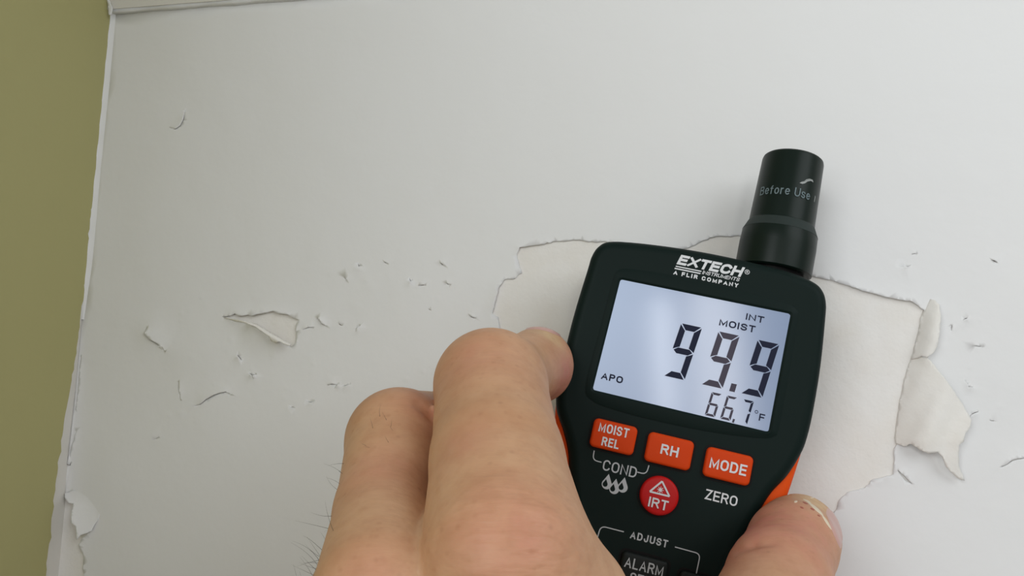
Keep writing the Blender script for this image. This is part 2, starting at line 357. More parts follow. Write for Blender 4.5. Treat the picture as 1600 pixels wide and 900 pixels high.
# ------------------------------------------------------------------ the moisture meter (local millimetres: u across, v along, w towards the viewer)
meter = bpy.data.objects.new('moisture_meter', None); COL.objects.link(meter); meter.empty_display_size = 0.01
mu, mv, mw, mo = M @ MU, M @ MV, M @ NN, c2w(X0)
meter.matrix_world = Matrix(((mu[0], mv[0], mw[0], mo[0]), (mu[1], mv[1], mw[1], mo[1]), (mu[2], mv[2], mw[2], mo[2]), (0, 0, 0, 1)))
tag(meter, 'dark green handheld moisture meter with orange grips and a lit display, held against the wall', 'moisture meter')
MM = 0.001
def catmull(P, k=6, closed=True):
    P = [np.array(p, float) for p in P]; n = len(P); out = []
    for i in range(n if closed else n - 1):
        g = lambda j: P[(i + j) % n] if closed else P[min(max(i + j, 0), n - 1)]
        a, b, c, d = g(-1), g(0), g(1), g(2)
        for j in range(k):
            t = j / k; out.append(0.5 * (2 * b + (c - a) * t + (2 * a - 5 * b + 4 * c - d) * t * t + (3 * b - a - 3 * c + d) * t ** 3))
    if not closed: out.append(P[-1])
    return np.array(out)
def ccw(P): P = np.array(P); x, y = P.T; return P if (x * np.roll(y, -1) - y * np.roll(x, -1)).sum() > 0 else P[::-1]
def inset(P, d):
    """move a counter-clockwise outline inwards by d"""
    a = np.roll(P, 1, 0); c = np.roll(P, -1, 0); t = c - a; t /= np.linalg.norm(t, axis=1)[:, None] + 1e-12
    return P + d * np.c_[-t[:, 1], t[:, 0]]
def rrect(u0, v0, u1, v1, r, k=6):
    out = []
    for cx, cy, a0 in ((u1 - r, v0 + r, -90), (u1 - r, v1 - r, 0), (u0 + r, v1 - r, 90), (u0 + r, v0 + r, 180)):
        for j in range(k + 1):
            a = math.radians(a0 + 90 * j / k); out.append((cx + r * math.cos(a), cy + r * math.sin(a)))
    return np.array(out)
def loft(name, rings, m, parent, caps=(True, True), smooth=True, sharp=35):
    """rings: list of (outline, w)"""
    v, f = [], []; n = len(rings[0][0])
    for P, w in rings: v += [(p[0] * MM, p[1] * MM, (w[i] if hasattr(w, '__len__') else w) * MM) for i, p in enumerate(P)]
    for k in range(len(rings) - 1):
        for i in range(n): f.append((k * n + i, k * n + (i + 1) % n, (k + 1) * n + (i + 1) % n, (k + 1) * n + i))
    if caps[0]: f.append(tuple(range(n - 1, -1, -1)))
    if caps[1]: f.append(tuple((len(rings) - 1) * n + i for i in range(n)))
    return link(name, v, f, m, parent, smooth, sharp)
def slab(name, outline, w0, w1, r, m, parent, rb=0.0, k=6, dome=0.0):
    P = ccw(outline); rings = []
    if rb: rings += [(inset(P, rb * (1 - math.sin(a))), w0 + rb * (1 - math.cos(a))) for a in np.linspace(0, math.pi / 2, 4)]
    else: rings.append((P, w0))
    rings += [(inset(P, r * (1 - math.cos(a))), w1 - r * (1 - math.sin(a))) for a in np.linspace(0, math.pi / 2, k)]
    if not dome: rings.append((inset(P, r + 0.25), w1))
    if dome: c = P.mean(0); Q = inset(P, r); rings += [(c + (Q - c) * s, w1 + dome * (1 - s * s)) for s in (0.8, 0.55, 0.25)]
    return loft(name, rings, m, parent)

top = [(-36.4, 19), (-36.0, 23.8), (-34.6, 27.2), (-31.6, 29.4), (-24, 30.7), (-12, 31.7), (0, 32.1), (12, 31.9), (24, 31.2), (31.2, 29.6), (34.2, 27.4), (35.7, 24), (36.3, 19)]
front = top + [(37.2, 5), (37.3, -8), (36.9, -16), (35.9, -21.5), (33.2, -28.5), (29.6, -34.5), (26.9, -41.5), (24.0, -50.5), (21.0, -60), (19.3, -72), (19.6, -88), (22.0, -103), (21.5, -113), (17, -119), (0, -121),
        (-17, -119), (-21.5, -113), (-22.0, -103), (-19.6, -88), (-20, -72), (-22.5, -60), (-26.0, -50.5), (-28.6, -42), (-30.2, -36.5), (-32.8, -31.2), (-36.4, -25), (-37.6, -18), (-37.7, -8), (-37.4, 5)]
outer = top + [(37.2, 5), (37.3, -8), (36.9, -17), (35.9, -26), (34.4, -36), (31.8, -50), (29.2, -66), (27.6, -84), (26.8, -103), (25.4, -114), (20, -121.5), (0, -123.5),
        (-20, -121.5), (-25.4, -114), (-26.8, -103), (-27.6, -84), (-29.4, -66), (-32.2, -50), (-35.0, -36), (-36.6, -26), (-37.5, -17), (-37.7, -8), (-37.4, 5)]
slab('front_shell', catmull(front), -13, 0, 3.2, SHELL, meter, k=8)
slab('back_shell', inset(ccw(catmull(outer)), 0.3), -32, -10, 0.5, SHELL, meter, rb=6)
gr = [p for p in outer if p[1] < -14]
gr = [(20, -14), (33, -14.2), (36.4, -15.4)] + [p for p in outer if p[0] > 0 and p[1] < -16] + [(0, -123.6)] + [p for p in outer if p[0] < 0 and p[1] < -16] + [(-37.0, -15.4), (-33, -14.2), (-20, -14)]
slab('grip', ccw(catmull(gr, 5)), -25, -3.2, 2.2, ORANGE, meter, rb=2.0)

# bezel, display
def ring_loft(name, secs, m, parent):                       # open ring of closed cross-section
    v, f = [], []; n = len(secs[0][0]); k = len(secs)
    for P, w in secs: v += [(p[0] * MM, p[1] * MM, w * MM) for p in P]
    for a in range(k):
        b = (a + 1) % k
        for i in range(n): f.append((a * n + i, a * n + (i + 1) % n, b * n + (i + 1) % n, b * n + i))
    return link(name, v, f, m, parent, True, 30)
oR = catmull([(-27.4, 20.0), (-24, 21.6), (-10, 22.3), (8, 22.0), (23, 21.0), (26.8, 19.8), (28.0, 16), (28.1, -14), (27.0, -18.6), (22, -20.2), (8, -21.6), (-8, -22), (-20, -21.6), (-26.5, -20.4), (-29.2, -16.5), (-28.6, 0), (-28.0, 16)], 4)
oR = ccw(oR)
def resample_to(P, n):
    P = np.vstack([P, P[:1]]); s = np.r_[0, np.cumsum(np.linalg.norm(np.diff(P, axis=0), axis=1))]; t = np.linspace(0, s[-1], n, endpoint=False)
    return np.c_[np.interp(t, s, P[:, 0]), np.interp(t, s, P[:, 1])]
def radial(P, n, c=(0, 0)):
    P = np.array(P) - c; D = resample_to(P, 4000); a = np.arctan2(D[:, 1], D[:, 0]); o = np.argsort(a)
    th = np.linspace(-math.pi, math.pi, n, endpoint=False); r = np.interp(th, a[o], np.hypot(*D.T)[o], period=2 * math.pi)
    return np.c_[r * np.cos(th), r * np.sin(th)] + c
def quad_rr(q, r, k=6):
    """rounded quadrilateral"""
    q = [np.array(p, float) for p in q]; out = []
    for i in range(4):
        p = q[i]; a = q[i - 1] - p; b = q[(i + 1) % 4] - p; a /= np.linalg.norm(a); b /= np.linalg.norm(b)
        for t in np.linspace(0, 1, k): out.append(p + a * r * (1 - t) ** 2 + b * r * t ** 2)
    return np.array(out)
LCDQ = [(-25.7, 17.7), (25.6, 18.0), (25.3, -17.6), (-26.8, -17.2)]
def grow(q, d): c = np.mean(q, 0); return [tuple(np.array(p) + np.sign(np.array(p) - c) * d) for p in q]
NB = 240
oo = radial(oR, NB); i1 = radial(quad_rr(LCDQ, 0.8), NB); i2 = radial(quad_rr(grow(LCDQ, 0.7), 1.2), NB)
ring_loft('bezel', [(oo, -0.4), (inset(oo, 0.1), 0.12), (inset(oo, 1.2), 0.45), (i2, 0.55), (i1, 0.1), (i1, -0.4)], SHELL, meter)

def lcd_material():
    m = bpy.data.materials.new('display_backlight'); m.use_nodes = True; nt = m.node_tree; N = nt.nodes; L = nt.links; b = N['Principled BSDF']
    b.inputs['Base Color'].default_value = srgb(120, 132, 150); b.inputs['Roughness'].default_value = 0.12
    tc = N.new('ShaderNodeTexCoord'); sp = N.new('ShaderNodeSeparateXYZ'); L.new(tc.outputs['Object'], sp.inputs[0])
    mr = N.new('ShaderNodeMapRange'); mr.inputs[1].default_value = -0.027; mr.inputs[2].default_value = 0.026; L.new(sp.outputs['X'], mr.inputs[0])
    cr = N.new('ShaderNodeValToRGB'); cr.color_ramp.elements[0].color = srgb(182, 197, 222); cr.color_ramp.elements[1].color = srgb(104, 120, 152)
    e = cr.color_ramp.elements.new(0.4); e.color = srgb(148, 161, 188)
    L.new(mr.outputs[0], cr.inputs[0]); L.new(cr.outputs[0], b.inputs['Emission Color']); b.inputs['Emission Strength'].default_value = 0.56
    return m
LCDM = lcd_material()
disp = slab('display', quad_rr(LCDQ, 0.8), -0.3, 0.15, 0.05, LCDM, meter)
for p_ in disp.data.polygons: p_.use_smooth = False

# ---- lettering
def arc(cx, cy, rx, ry, a0, a1, k=9): return [(cx + rx * math.cos(math.radians(a)), cy + ry * math.sin(math.radians(a))) for a in np.linspace(a0, a1, k)]
GLYPH = {   # centre lines in a unit box, relative width
 'A': (0.86, [[(0, 0), (.5, 1), (1, 0)], [(.2, .32), (.8, .32)]]),
 'B': (0.78, [[(0, 0), (0, 1), (.6, 1)] + arc(.62, .765, .33, .235, 90, -90) + [(0, .53)], arc(.62, .265, .38, .265, 90, -90) + [(0, 0)]]),
 'C': (0.80, [arc(.5, .68, .5, .32, 22, 180) + arc(.5, .32, .5, .32, 180, 338)]),
 'D': (0.80, [[(0, 0), (0, 1), (.4, 1)] + arc(.45, .6, .55, .4, 90, 0) + arc(.45, .4, .55, .4, 0, -90) + [(0, 0)]]),
 'E': (0.70, [[(1, 1), (0, 1), (0, 0), (1, 0)], [(0, .52), (.9, .52)]]), 'F': (0.66, [[(1, 1), (0, 1), (0, 0)], [(0, .5), (.88, .5)]]),
 'H': (0.80, [[(0, 0), (0, 1)], [(1, 0), (1, 1)], [(0, .52), (1, .52)]]), 'I': (0.0, [[(.5, 0), (.5, 1)]]),
 'J': (0.62, [[(1, 1), (1, .3)] + arc(.5, .3, .5, .3, 0, -180)]), 'L': (0.64, [[(0, 1), (0, 0), (1, 0)]]),
 'M': (0.98, [[(0, 0), (0, 1), (.5, .12), (1, 1), (1, 0)]]), 'N': (0.80, [[(0, 0), (0, 1), (1, 0), (1, 1)]]),
 'O': (0.84, [arc(.5, .66, .5, .34, 0, 180) + arc(.5, .34, .5, .34, 180, 360) + [(1, .66)]]),
 'P': (0.72, [[(0, 0), (0, 1), (.6, 1)] + arc(.62, .75, .38, .25, 90, -90) + [(0, .5)]]),
 'R': (0.78, [[(0, 0), (0, 1), (.6, 1)] + arc(.62, .755, .36, .245, 90, -90) + [(0, .51)], [(.55, .51), (1, 0)]]),
 'S': (0.74, [arc(.5, .755, .48, .245, 12, 255) + arc(.5, .255, .5, .255, 75, -168)]),
 'T': (0.74, [[(0, 1), (1, 1)], [(.5, 1), (.5, 0)]]), 'U': (0.80, [[(0, 1), (0, .34)] + arc(.5, .34, .5, .34, 180, 360) + [(1, 1)]]),
 'X': (0.82, [[(0, 0), (1, 1)], [(0, 1), (1, 0)]]), 'Y': (0.80, [[(0, 1), (.5, .45), (1, 1)], [(.5, .45), (.5, 0)]]), 'Z': (0.72, [[(0, 1), (1, 1), (0, 0), (1, 0)]]),
 'e': (0.62, [[(0, .38), (1, .38)] + arc(.5, .37, .5, .35, 0, 318, 15)]), 'f': (0.36, [[(.35, 0), (.35, .8)] + arc(.85, .8, .5, .2, 180, 95, 5), [(0, .68), (.95, .68)]]),
 'o': (0.64, [arc(.5, .36, .5, .36, 0, 360, 19)]), 'r': (0.36, [[(0, 0), (0, .7)], [(0, .45)] + arc(.7, .45, .7, .27, 180, 80, 6)]),
 's': (0.56, [arc(.5, .545, .46, .175, 15, 255, 8) + arc(.5, .185, .5, .185, 75, -165, 8)]), ' ': (0.34, [])}
def mitred(P, wd):
    P = [np.array(p, float) for p in P]; P = [P[0]] + [b for a, b in zip(P, P[1:]) if np.linalg.norm(b - a) > 1e-6]; n = len(P); L, R = [], []
    for i in range(n):
        d0 = P[i] - P[i - 1] if i else P[1] - P[0]; d1 = P[i + 1] - P[i] if i < n - 1 else d0
        d0 = d0 / np.linalg.norm(d0); d1 = d1 / np.linalg.norm(d1); n0 = np.array([-d0[1], d0[0]]); n1 = np.array([-d1[1], d1[0]])
        m_ = n0 + n1; l = np.linalg.norm(m_)
        if l < 0.35: m_ = n0; k = 1.0
        else: m_ = m_ / l; k = min(1 / max(m_ @ n0, 0.3), 1.9)
        L.append(P[i] + m_ * k * wd / 2); R.append(P[i] - m_ * k * wd / 2)
    return [[L[i], L[i + 1], R[i + 1], R[i]] for i in range(n - 1)]
def capped(P, e):
    P = [np.array(p, float) for p in P]; a, b = P[0] - P[1], P[-1] - P[-2]
    P[0] = P[0] + a / np.linalg.norm(a) * e; P[-1] = P[-1] + b / np.linalg.norm(b) * e; return P
def text(s, u0, v0, wd, hg, m, parent, w=0.05, shear=0.0, sw=0.4, gap=0.2, name='lettering', wrap=None):
    """a line of print: (u0, v0) lower left, wd x hg millimetres, stroke width sw"""
    nat = sum(GLYPH[c][0] for c in s); gaps = gap * hg * (len(s) - 1)
    fit = (wd - shear * hg - gaps - sw * len([c for c in s if c != ' '])) / (nat * hg); x = u0; v, f = [], []
    for c in s:
        cw = GLYPH[c][0] * hg * fit
        for st in GLYPH[c][1]:
            P = [(x + sw / 2 + p[0] * cw, sw / 2 + p[1] * (hg - sw)) for p in st]
            for q in mitred(capped(P, sw * 0.5), sw):
                q = [(a, min(max(b, 0), hg)) for a, b in q]; k = len(v); v += [(a + shear * b, v0 + b, 0.008 * (len(f) % 16)) for a, b in q]; f.append((k + 3, k + 2, k + 1, k))
        x += cw + (sw if c != ' ' else 0) + gap * hg
    if wrap:
        cu, cw_, rad = wrap; v = [(cu + (rad + e) * math.sin((a - cu) / rad), b, cw_ + (rad + e) * math.cos((a - cu) / rad)) for a, b, e in v]
    else: v = [(a, b, w + e) for a, b, e in v]
    return link(name, [(a * MM, b * MM, c * MM) for a, b, c in v], f, m, parent, recalc=False)
def poly(name, polys, m, parent, w=0.05):
    v, f = [], []
    for P in polys:
        P = list(ccw([tuple(p) for p in P])); s = len(v); v += [(p[0] * MM, p[1] * MM, (w + 0.008 * (len(f) % 16)) * MM) for p in P]; f.append(tuple(range(s, len(v))))
    return link(name, v, f, m, parent, recalc=False)
def stroke(P, wd):
    P = [np.array(p, float) for p in P]; n = len(P); L, R = [], []
    for i in range(n):
        d = P[min(i + 1, n - 1)] - P[max(i - 1, 0)]; d /= np.linalg.norm(d); nr = np.array([-d[1], d[0]]) * wd / 2
        L.append(P[i] + nr); R.append(P[i] - nr)
    return [[L[i], L[i + 1], R[i + 1], R[i]] for i in range(n - 1)]
def corner_path(a, b, c, r, k=6):
    a, b, c = (np.array(q, float) for q in (a, b, c)); d1 = (a - b) / np.linalg.norm(a - b); d2 = (c - b) / np.linalg.norm(c - b)
    p, q = b + d1 * r, b + d2 * r
    return [a] + [p * (1 - t) ** 2 + 2 * b * t * (1 - t) + q * t * t for t in np.linspace(0, 1, k)] + [c]

def seven(u, v, h, wd, on, slant, th, gap=0.28):
    """segments of a slanted seven-segment digit; (u, v) = lower left"""
    y0, ym, y1 = 0, h / 2, h
    S = {'a': [(gap, y1), (wd - gap, y1), (wd - th - gap * .2, y1 - th), (th + gap * .2, y1 - th)],
         'd': [(gap, y0), (wd - gap, y0), (wd - th - gap * .2, y0 + th), (th + gap * .2, y0 + th)],
         'g': [(gap * 1.2, ym), (th * .8, ym + th / 2), (wd - th * .8, ym + th / 2), (wd - gap * 1.2, ym), (wd - th * .8, ym - th / 2), (th * .8, ym - th / 2)],
         'f': [(0, y1 - gap), (0, ym + gap * .8), (th * .55, ym + gap * .3 + th * .42), (th, ym + th * .6 + gap * .5), (th, y1 - th - gap)],
         'e': [(0, y0 + gap), (0, ym - gap * .8), (th * .55, ym - gap * .3 - th * .42), (th, ym - th * .6 - gap * .5), (th, y0 + th + gap)]}
    S['b'] = [(wd - x, y) for x, y in S['f']]; S['c'] = [(wd - x, y) for x, y in S['e']]
    return [[(u + x + slant * y, v + y) for x, y in S[k]] for k in on]
wl = 0.2
SL = 0.125
for u, ink in ((-7.2, INK), (4.0, INK_PALE), (15.6, INK)): poly('digit', seven(u, -8.3, 16.6, 6.3, 'abcdfg', SL, 1.8), ink, disp, wl)
poly('decimal_point', [[(12.3, -8.5), (13.9, -8.5), (14.15, -6.1), (12.55, -6.1)]], INK_PALE, disp, wl)
for u, on in ((6.7, 'acdefg'), (11.2, 'acdefg')): poly('digit', seven(u, -17.0, 7.1, 3.0, on, 0.11, 0.68, 0.14), INK_PALE, disp, wl)
poly('digit', seven(16.0, -17.0, 7.1, 3.0, 'abc', 0.11, 0.68, 0.14), INK, disp, wl)
poly('decimal_point', [[(14.7, -17.3), (15.3, -17.3), (15.45, -16.2), (14.85, -16.2)]], INK_PALE, disp, wl)
poly('degree_mark', stroke([(21.0 + 0.42 * math.cos(a), -12.7 + 0.42 * math.sin(a)) for a in np.linspace(0, 2 * math.pi, 17)], 0.18), INK, disp, wl)
text('F', 22.0, -15.0, 1.6, 2.1, INK, disp, wl, sw=0.38)
text('INT', 13.1, 13.5, 5.3, 2.0, INK, disp, wl, sw=0.40, gap=0.22)
text('MOIST', 5.8, 10.1, 10.6, 2.1, INK, disp, wl, sw=0.42, gap=0.22)
text('APO', -25.1, -13.5, 6.5, 2.1, INK, disp, wl, sw=0.44, gap=0.2)

# maker's print above the display
text('EXTECH', -10.1, 26.0, 20.3, 3.2, PRINT, meter, 0.04, 0.28, 0.80, 0.08)
poly('printed_lines', [[(-10.2, 25.15), (-2.3, 25.15), (-2.25, 25.5), (-10.1, 25.5)], [(-10.4, 24.4), (-2.5, 24.4), (-2.4, 24.8), (-10.3, 24.8)]], PRINT, meter, 0.04)
text('INSTRUMENTS', -2.0, 24.55, 11.4, 1.15, PRINT, meter, 0.04, 0.25, 0.2, 0.12)
text('A FLIR COMPANY', -10.4, 22.65, 19.6, 1.3, PRINT, meter, 0.04, 0.0, 0.34, 0.36)
text('R', 10.75, 27.6, 0.55, 0.75, PRINT, meter, 0.04, sw=0.13)
poly('registered_ring', stroke([(11.02 + 0.68 * math.cos(a), 27.98 + 0.68 * math.sin(a)) for a in np.linspace(0, 2 * math.pi, 19)], 0.16), PRINT, meter, 0.04)

# ---- buttons
def button(u0, v0, u1, v1, m, r=1.5, hgt=1.6):
    slab('button_gap_shade', rrect(u0 - 0.75, v0 - 0.75, u1 + 0.75, v1 + 0.75, r + 0.6), -0.3, 0.03, 0.02, BLACK, meter)  # flat black plate, shade of the gap put in as colour
    return slab('button', rrect(u0, v0, u1, v1, r), -0.2, hgt, 0.85, m, meter, dome=0.12)
bt = 1.75
b = button(-24.4, -33.6, -11.3, -25.1, ORANGEB); text('MOIST', -22.6, -28.8, 8.9, 2.75, PRINT, b, bt, sw=0.46, gap=0.13); text('REL', -20.9, -32.6, 5.1, 2.6, PRINT, b, bt, sw=0.46, gap=0.13)
b = button(-8.0, -34.0, 5.4, -25.3, ORANGEB); text('RH', -3.8, -30.9, 5.1, 2.9, PRINT, b, bt, sw=0.56, gap=0.16)
b = button(9.1, -34.2, 22.5, -25.6, ORANGEB); text('MODE', 10.5, -31.5, 10.5, 3.1, PRINT, b, bt, sw=0.54, gap=0.14)
circ = lambda r, cu=-1.6, cv=-42.7, n=48: np.array([(cu + r * math.cos(a), cv + r * math.sin(a)) for a in np.linspace(0, 2 * math.pi, n, endpoint=False)])
slab('button_gap_shade', circ(6.35), -0.3, 0.03, 0.02, BLACK, meter)  # black disc painting the gap shade round the red button
b = slab('button', circ(5.6), -0.2, 1.5, 0.9, REDB, meter, dome=0.15)
text('IRT', -4.25, -46.3, 5.6, 2.8, PRINT, b, 1.75, sw=0.48, gap=0.16)
A_, B_, C_ = (-1.65, -38.5), (-4.5, -42.15), (1.2, -42.15)
tri = [A_, B_, C_, A_]
polys = []
for i in range(3): polys += stroke([tri[i], tri[i + 1]], 0.5)
cc = (-1.65, -40.95)
polys.append([(cc[0] + 0.5 * math.cos(a), cc[1] + 0.5 * math.sin(a)) for a in np.linspace(0, 2 * math.pi, 12, endpoint=False)])
for k in range(8):
    a = k * math.pi / 4; polys += stroke([(cc[0] + 0.45 * math.cos(a), cc[1] + 0.45 * math.sin(a)), (cc[0] + 0.95 * math.cos(a), cc[1] + 0.95 * math.sin(a))], 0.17)
poly('laser_symbol', polys, PRINT, b, 1.74)
# printed marks on the shell
poly('bracket_line', stroke(corner_path((-22.5, -34.6), (-22.4, -37.4), (-19.7, -37.4), 1.5), 0.3), PRINTG, meter)
poly('bracket_line', stroke(corner_path((-6.1, -35.0), (-6.3, -37.7), (-9.0, -37.7), 1.5), 0.3), PRINTG, meter)
text('COND', -19.1, -39.5, 10.0, 3.1, PRINTG, meter, sw=0.42, gap=0.14)
def drop(cu, cv, s=1.0):
    P = [(cu, cv + 3.0 * s)]
    for a in np.linspace(math.radians(35), math.radians(-215), 22): P.append((cu + 1.45 * s * math.cos(a), cv + 1.45 * s * math.sin(a)))
    return P
for k, (cu, cv) in enumerate(((-16.9, -43.2), (-14.5, -44.0), (-12.2, -43.0))):
    d = poly('drop_symbol', [drop(cu, cv)], PRINTG, meter, 0.05 + 0.004 * k)
    poly('drop_highlight', [drop(cu - 0.45, cv - 0.1, 0.5)], SHELL, d, 0.07)
text('ZERO', 11.2, -40.5, 9.1, 2.9, PRINT, meter, sw=0.44, gap=0.13)
poly('bracket_line', stroke(corner_path((-16.4, -59.5), (-16.1, -55.1), (-9.3, -55.1), 1.6), 0.3), PRINTG, meter)
poly('bracket_line', stroke(corner_path((12.8, -61.4), (12.9, -55.7), (5.6, -55.6), 1.5), 0.3), PRINTG, meter)
text('ADJUST', -7.3, -56.4, 10.8, 2.1, PRINTG, meter, sw=0.4, gap=0.2)
b = button(-8.6, -68.8, 4.8, -60.0, SHELL2, 1.3, 1.3); text('ALARM', -7.4, -64.3, 11.0, 2.9, PRINTG, b, 1.46, sw=0.42, gap=0.13); text('SET', -5.2, -67.9, 6.0, 2.7, PRINTG, b, 1.46, sw=0.42, gap=0.13)
button(8.2, -69.2, 17.0, -61.2, SHELL2, 1.3, 1.3)

# ---- probe cap
def lathe(name, prof, cu, cw, m, parent, n=56):
    v, f = [], []
    for r, y in prof: v += [((cu + r * math.sin(2 * math.pi * i / n)) * MM, y * MM, (cw + r * math.cos(2 * math.pi * i / n)) * MM) for i in range(n)]
    for k in range(len(prof) - 1):
        for i in range(n): f.append((k * n + i, k * n + (i + 1) % n, (k + 1) * n + (i + 1) % n, (k + 1) * n + i))
    f.append(tuple(range(n))); f.append(tuple((len(prof) - 1) * n + i for i in range(n)))
    return link(name, v, f, m, parent, True, 28)
CU, CW = 21.1, -16.0
lathe('probe_neck', [(9.4, 24), (9.4, 38)], CU, CW, BLACK, meter)
cap = lathe('probe_cap', [(11.2, 33.4), (11.9, 33.8), (11.95, 42), (11.75, 46.3), (10.35, 49.6), (10.25, 50.0), (9.7, 71.3), (9.45, 72.2), (8.9, 72.7), (7.9, 72.7), (7.9, 71.5)], CU, CW, CAPM, meter)
lathe('cap_band', [(11.72, 46.3), (11.80, 46.4), (10.45, 49.5), (10.3, 49.6)], CU, CW, CAPBAND, cap)
text('Before Use', CU - 11.2, 56.6, 17.0, 2.9, CAPPRINT, cap, wrap=(CU, CW, 10.2), sw=0.36, gap=0.14)
def wrapped(name, P, m, r=10.12):
    v = [((CU + r * math.sin((p[0] - CU) / r)) * MM, p[1] * MM, (CW + r * math.cos((p[0] - CU) / r)) * MM) for p in P]
    return link(name, v, [tuple(range(len(v)))], m, cap)
wrapped('sticker_residue', [(22.5, 61.2), (23.4, 61.1), (24.3, 61.6), (25.0, 62.4), (26.2, 63.0), (27.4, 62.9), (26.9, 63.6), (25.6, 63.6), (24.5, 63.0), (23.9, 62.2), (23.0, 61.7)], SCUFF)
wrapped('sticker_residue', [(29.3, 57.2), (29.6, 57.0), (29.7, 58.9), (29.3, 59.2)], SCUFF)

# ------------------------------------------------------------------ the hand: one continuous surface from a smooth distance field (camera-space millimetres)
def round_cone(P, a, b, r1, r2):
    ba = b - a; l2 = ba @ ba; rr = r1 - r2; a2 = l2 - rr * rr; il2 = 1.0 / l2
    pa = P - a; y = pa @ ba; z = y - l2
    q = pa * l2 - y[:, None] * ba; x2 = (q * q).sum(1); y2 = y * y * l2; z2 = z * z * l2
    k = np.sign(rr) * rr * rr * x2
    d = (np.sqrt(x2 * a2 * il2) + y * rr) * il2 - r1
    m1 = np.sign(z) * a2 * z2 > k; m2 = np.sign(y) * a2 * y2 < k
    d = np.where(m1, np.sqrt(x2 + z2) * il2 - r2, d); d = np.where(m2 & ~m1, np.sqrt(x2 + y2) * il2 - r1, d)
    return d
def smin(a, b, k):
    h = np.clip(0.5 + 0.5 * (b - a) / k, 0, 1); return b + (a - b) * h - k * h * (1 - h)
def ball(P, c, r):
    q = (P - c) / np.array(r); l = np.sqrt((q * q).sum(1)); return (l - 1) * min(r)
FING = {   # joints: MCP, PIP, DIP, tip with radii
 'index': [(CP(792, 868, 128), 14.5), (CP(777, 720, 148), 12.7), (CP(767, 602, 172), 12.4), (CP(798, 588, 204), 9.8), (CP(838, 569, 228), 10.6)],
 'middle': [(CP(598, 925, 130), 11.8), (CP(602, 800, 153), 9.9), (CP(622, 688, 176), 11.6), (CP(690, 672, 204), 10.0), (CP(765, 672, 232), 9.0)],
 'ring': [(CP(560, 1010, 135), 12.5), (CP(610, 800, 186), 10.5), (CP(700, 775, 214), 9.5), (CP(785, 765, 236), 8.5)],
 'little': [(CP(560, 1130, 145), 11.0), (CP(625, 920, 188), 9.3), (CP(710, 890, 208), 8.5), (CP(790, 880, 224), 7.5)],
 'thumb': [(CP(1010, 1330, 128), 17.0), (CP(1165, 1060, 160), 14.2), (CP(1216, 905, 192), 12.4), (CP(1238, 852, 208), 11.6), (CP(1250, 832, 219), 10.6)]}
WR = CP(770, 1620, 118)
def sdf(P):
    P = np.asarray(P, float); body = None
    def chain(J):
        d = None
        for (a, ra), (b, rb) in zip(J[:-1], J[1:]):
            e = round_cone(P, a, b, ra, rb); d = e if d is None else smin(d, e, 2.0)
        return d
    ix, mi, ri, li, th = (chain(FING[k]) for k in ('index', 'middle', 'ring', 'little', 'thumb'))
    palm = None
    for k, r in (('index', 15), ('middle', 14.5), ('ring', 13.5), ('little', 12)):
        a, ra = FING[k][0]; e = round_cone(P, a + np.array([0, 9, 3]), WR, ra, 19); palm = e if palm is None else smin(palm, e, 9)
    palm = smin(palm, round_cone(P, CP(880, 960, 134), CP(850, 1400, 122), 12, 19), 12)        # first web
    palm = smin(palm, round_cone(P, FING['thumb'][0][0], CP(820, 1500, 122), 17, 21), 14)
    palm = smin(palm, round_cone(P, WR, CP(770, 2300, 120), 21, 24), 10)
    fi = smin(ix, mi, 1.2); fi = smin(fi, ri, 1.0); fi = smin(fi, li, 1.0)
    d = smin(fi, palm, 5.0); d = smin(d, th, 5.0)
    # fleshy index tip pad and knuckle shapes
    d = smin(d, ball(P, CP(843, 573, 231), (9.4, 10.4, 9.5)), 3.0)
    d = smin(d, ball(P, CP(1243, 845, 216), (11.2, 11.2, 11.0)), 3.0)
    return d
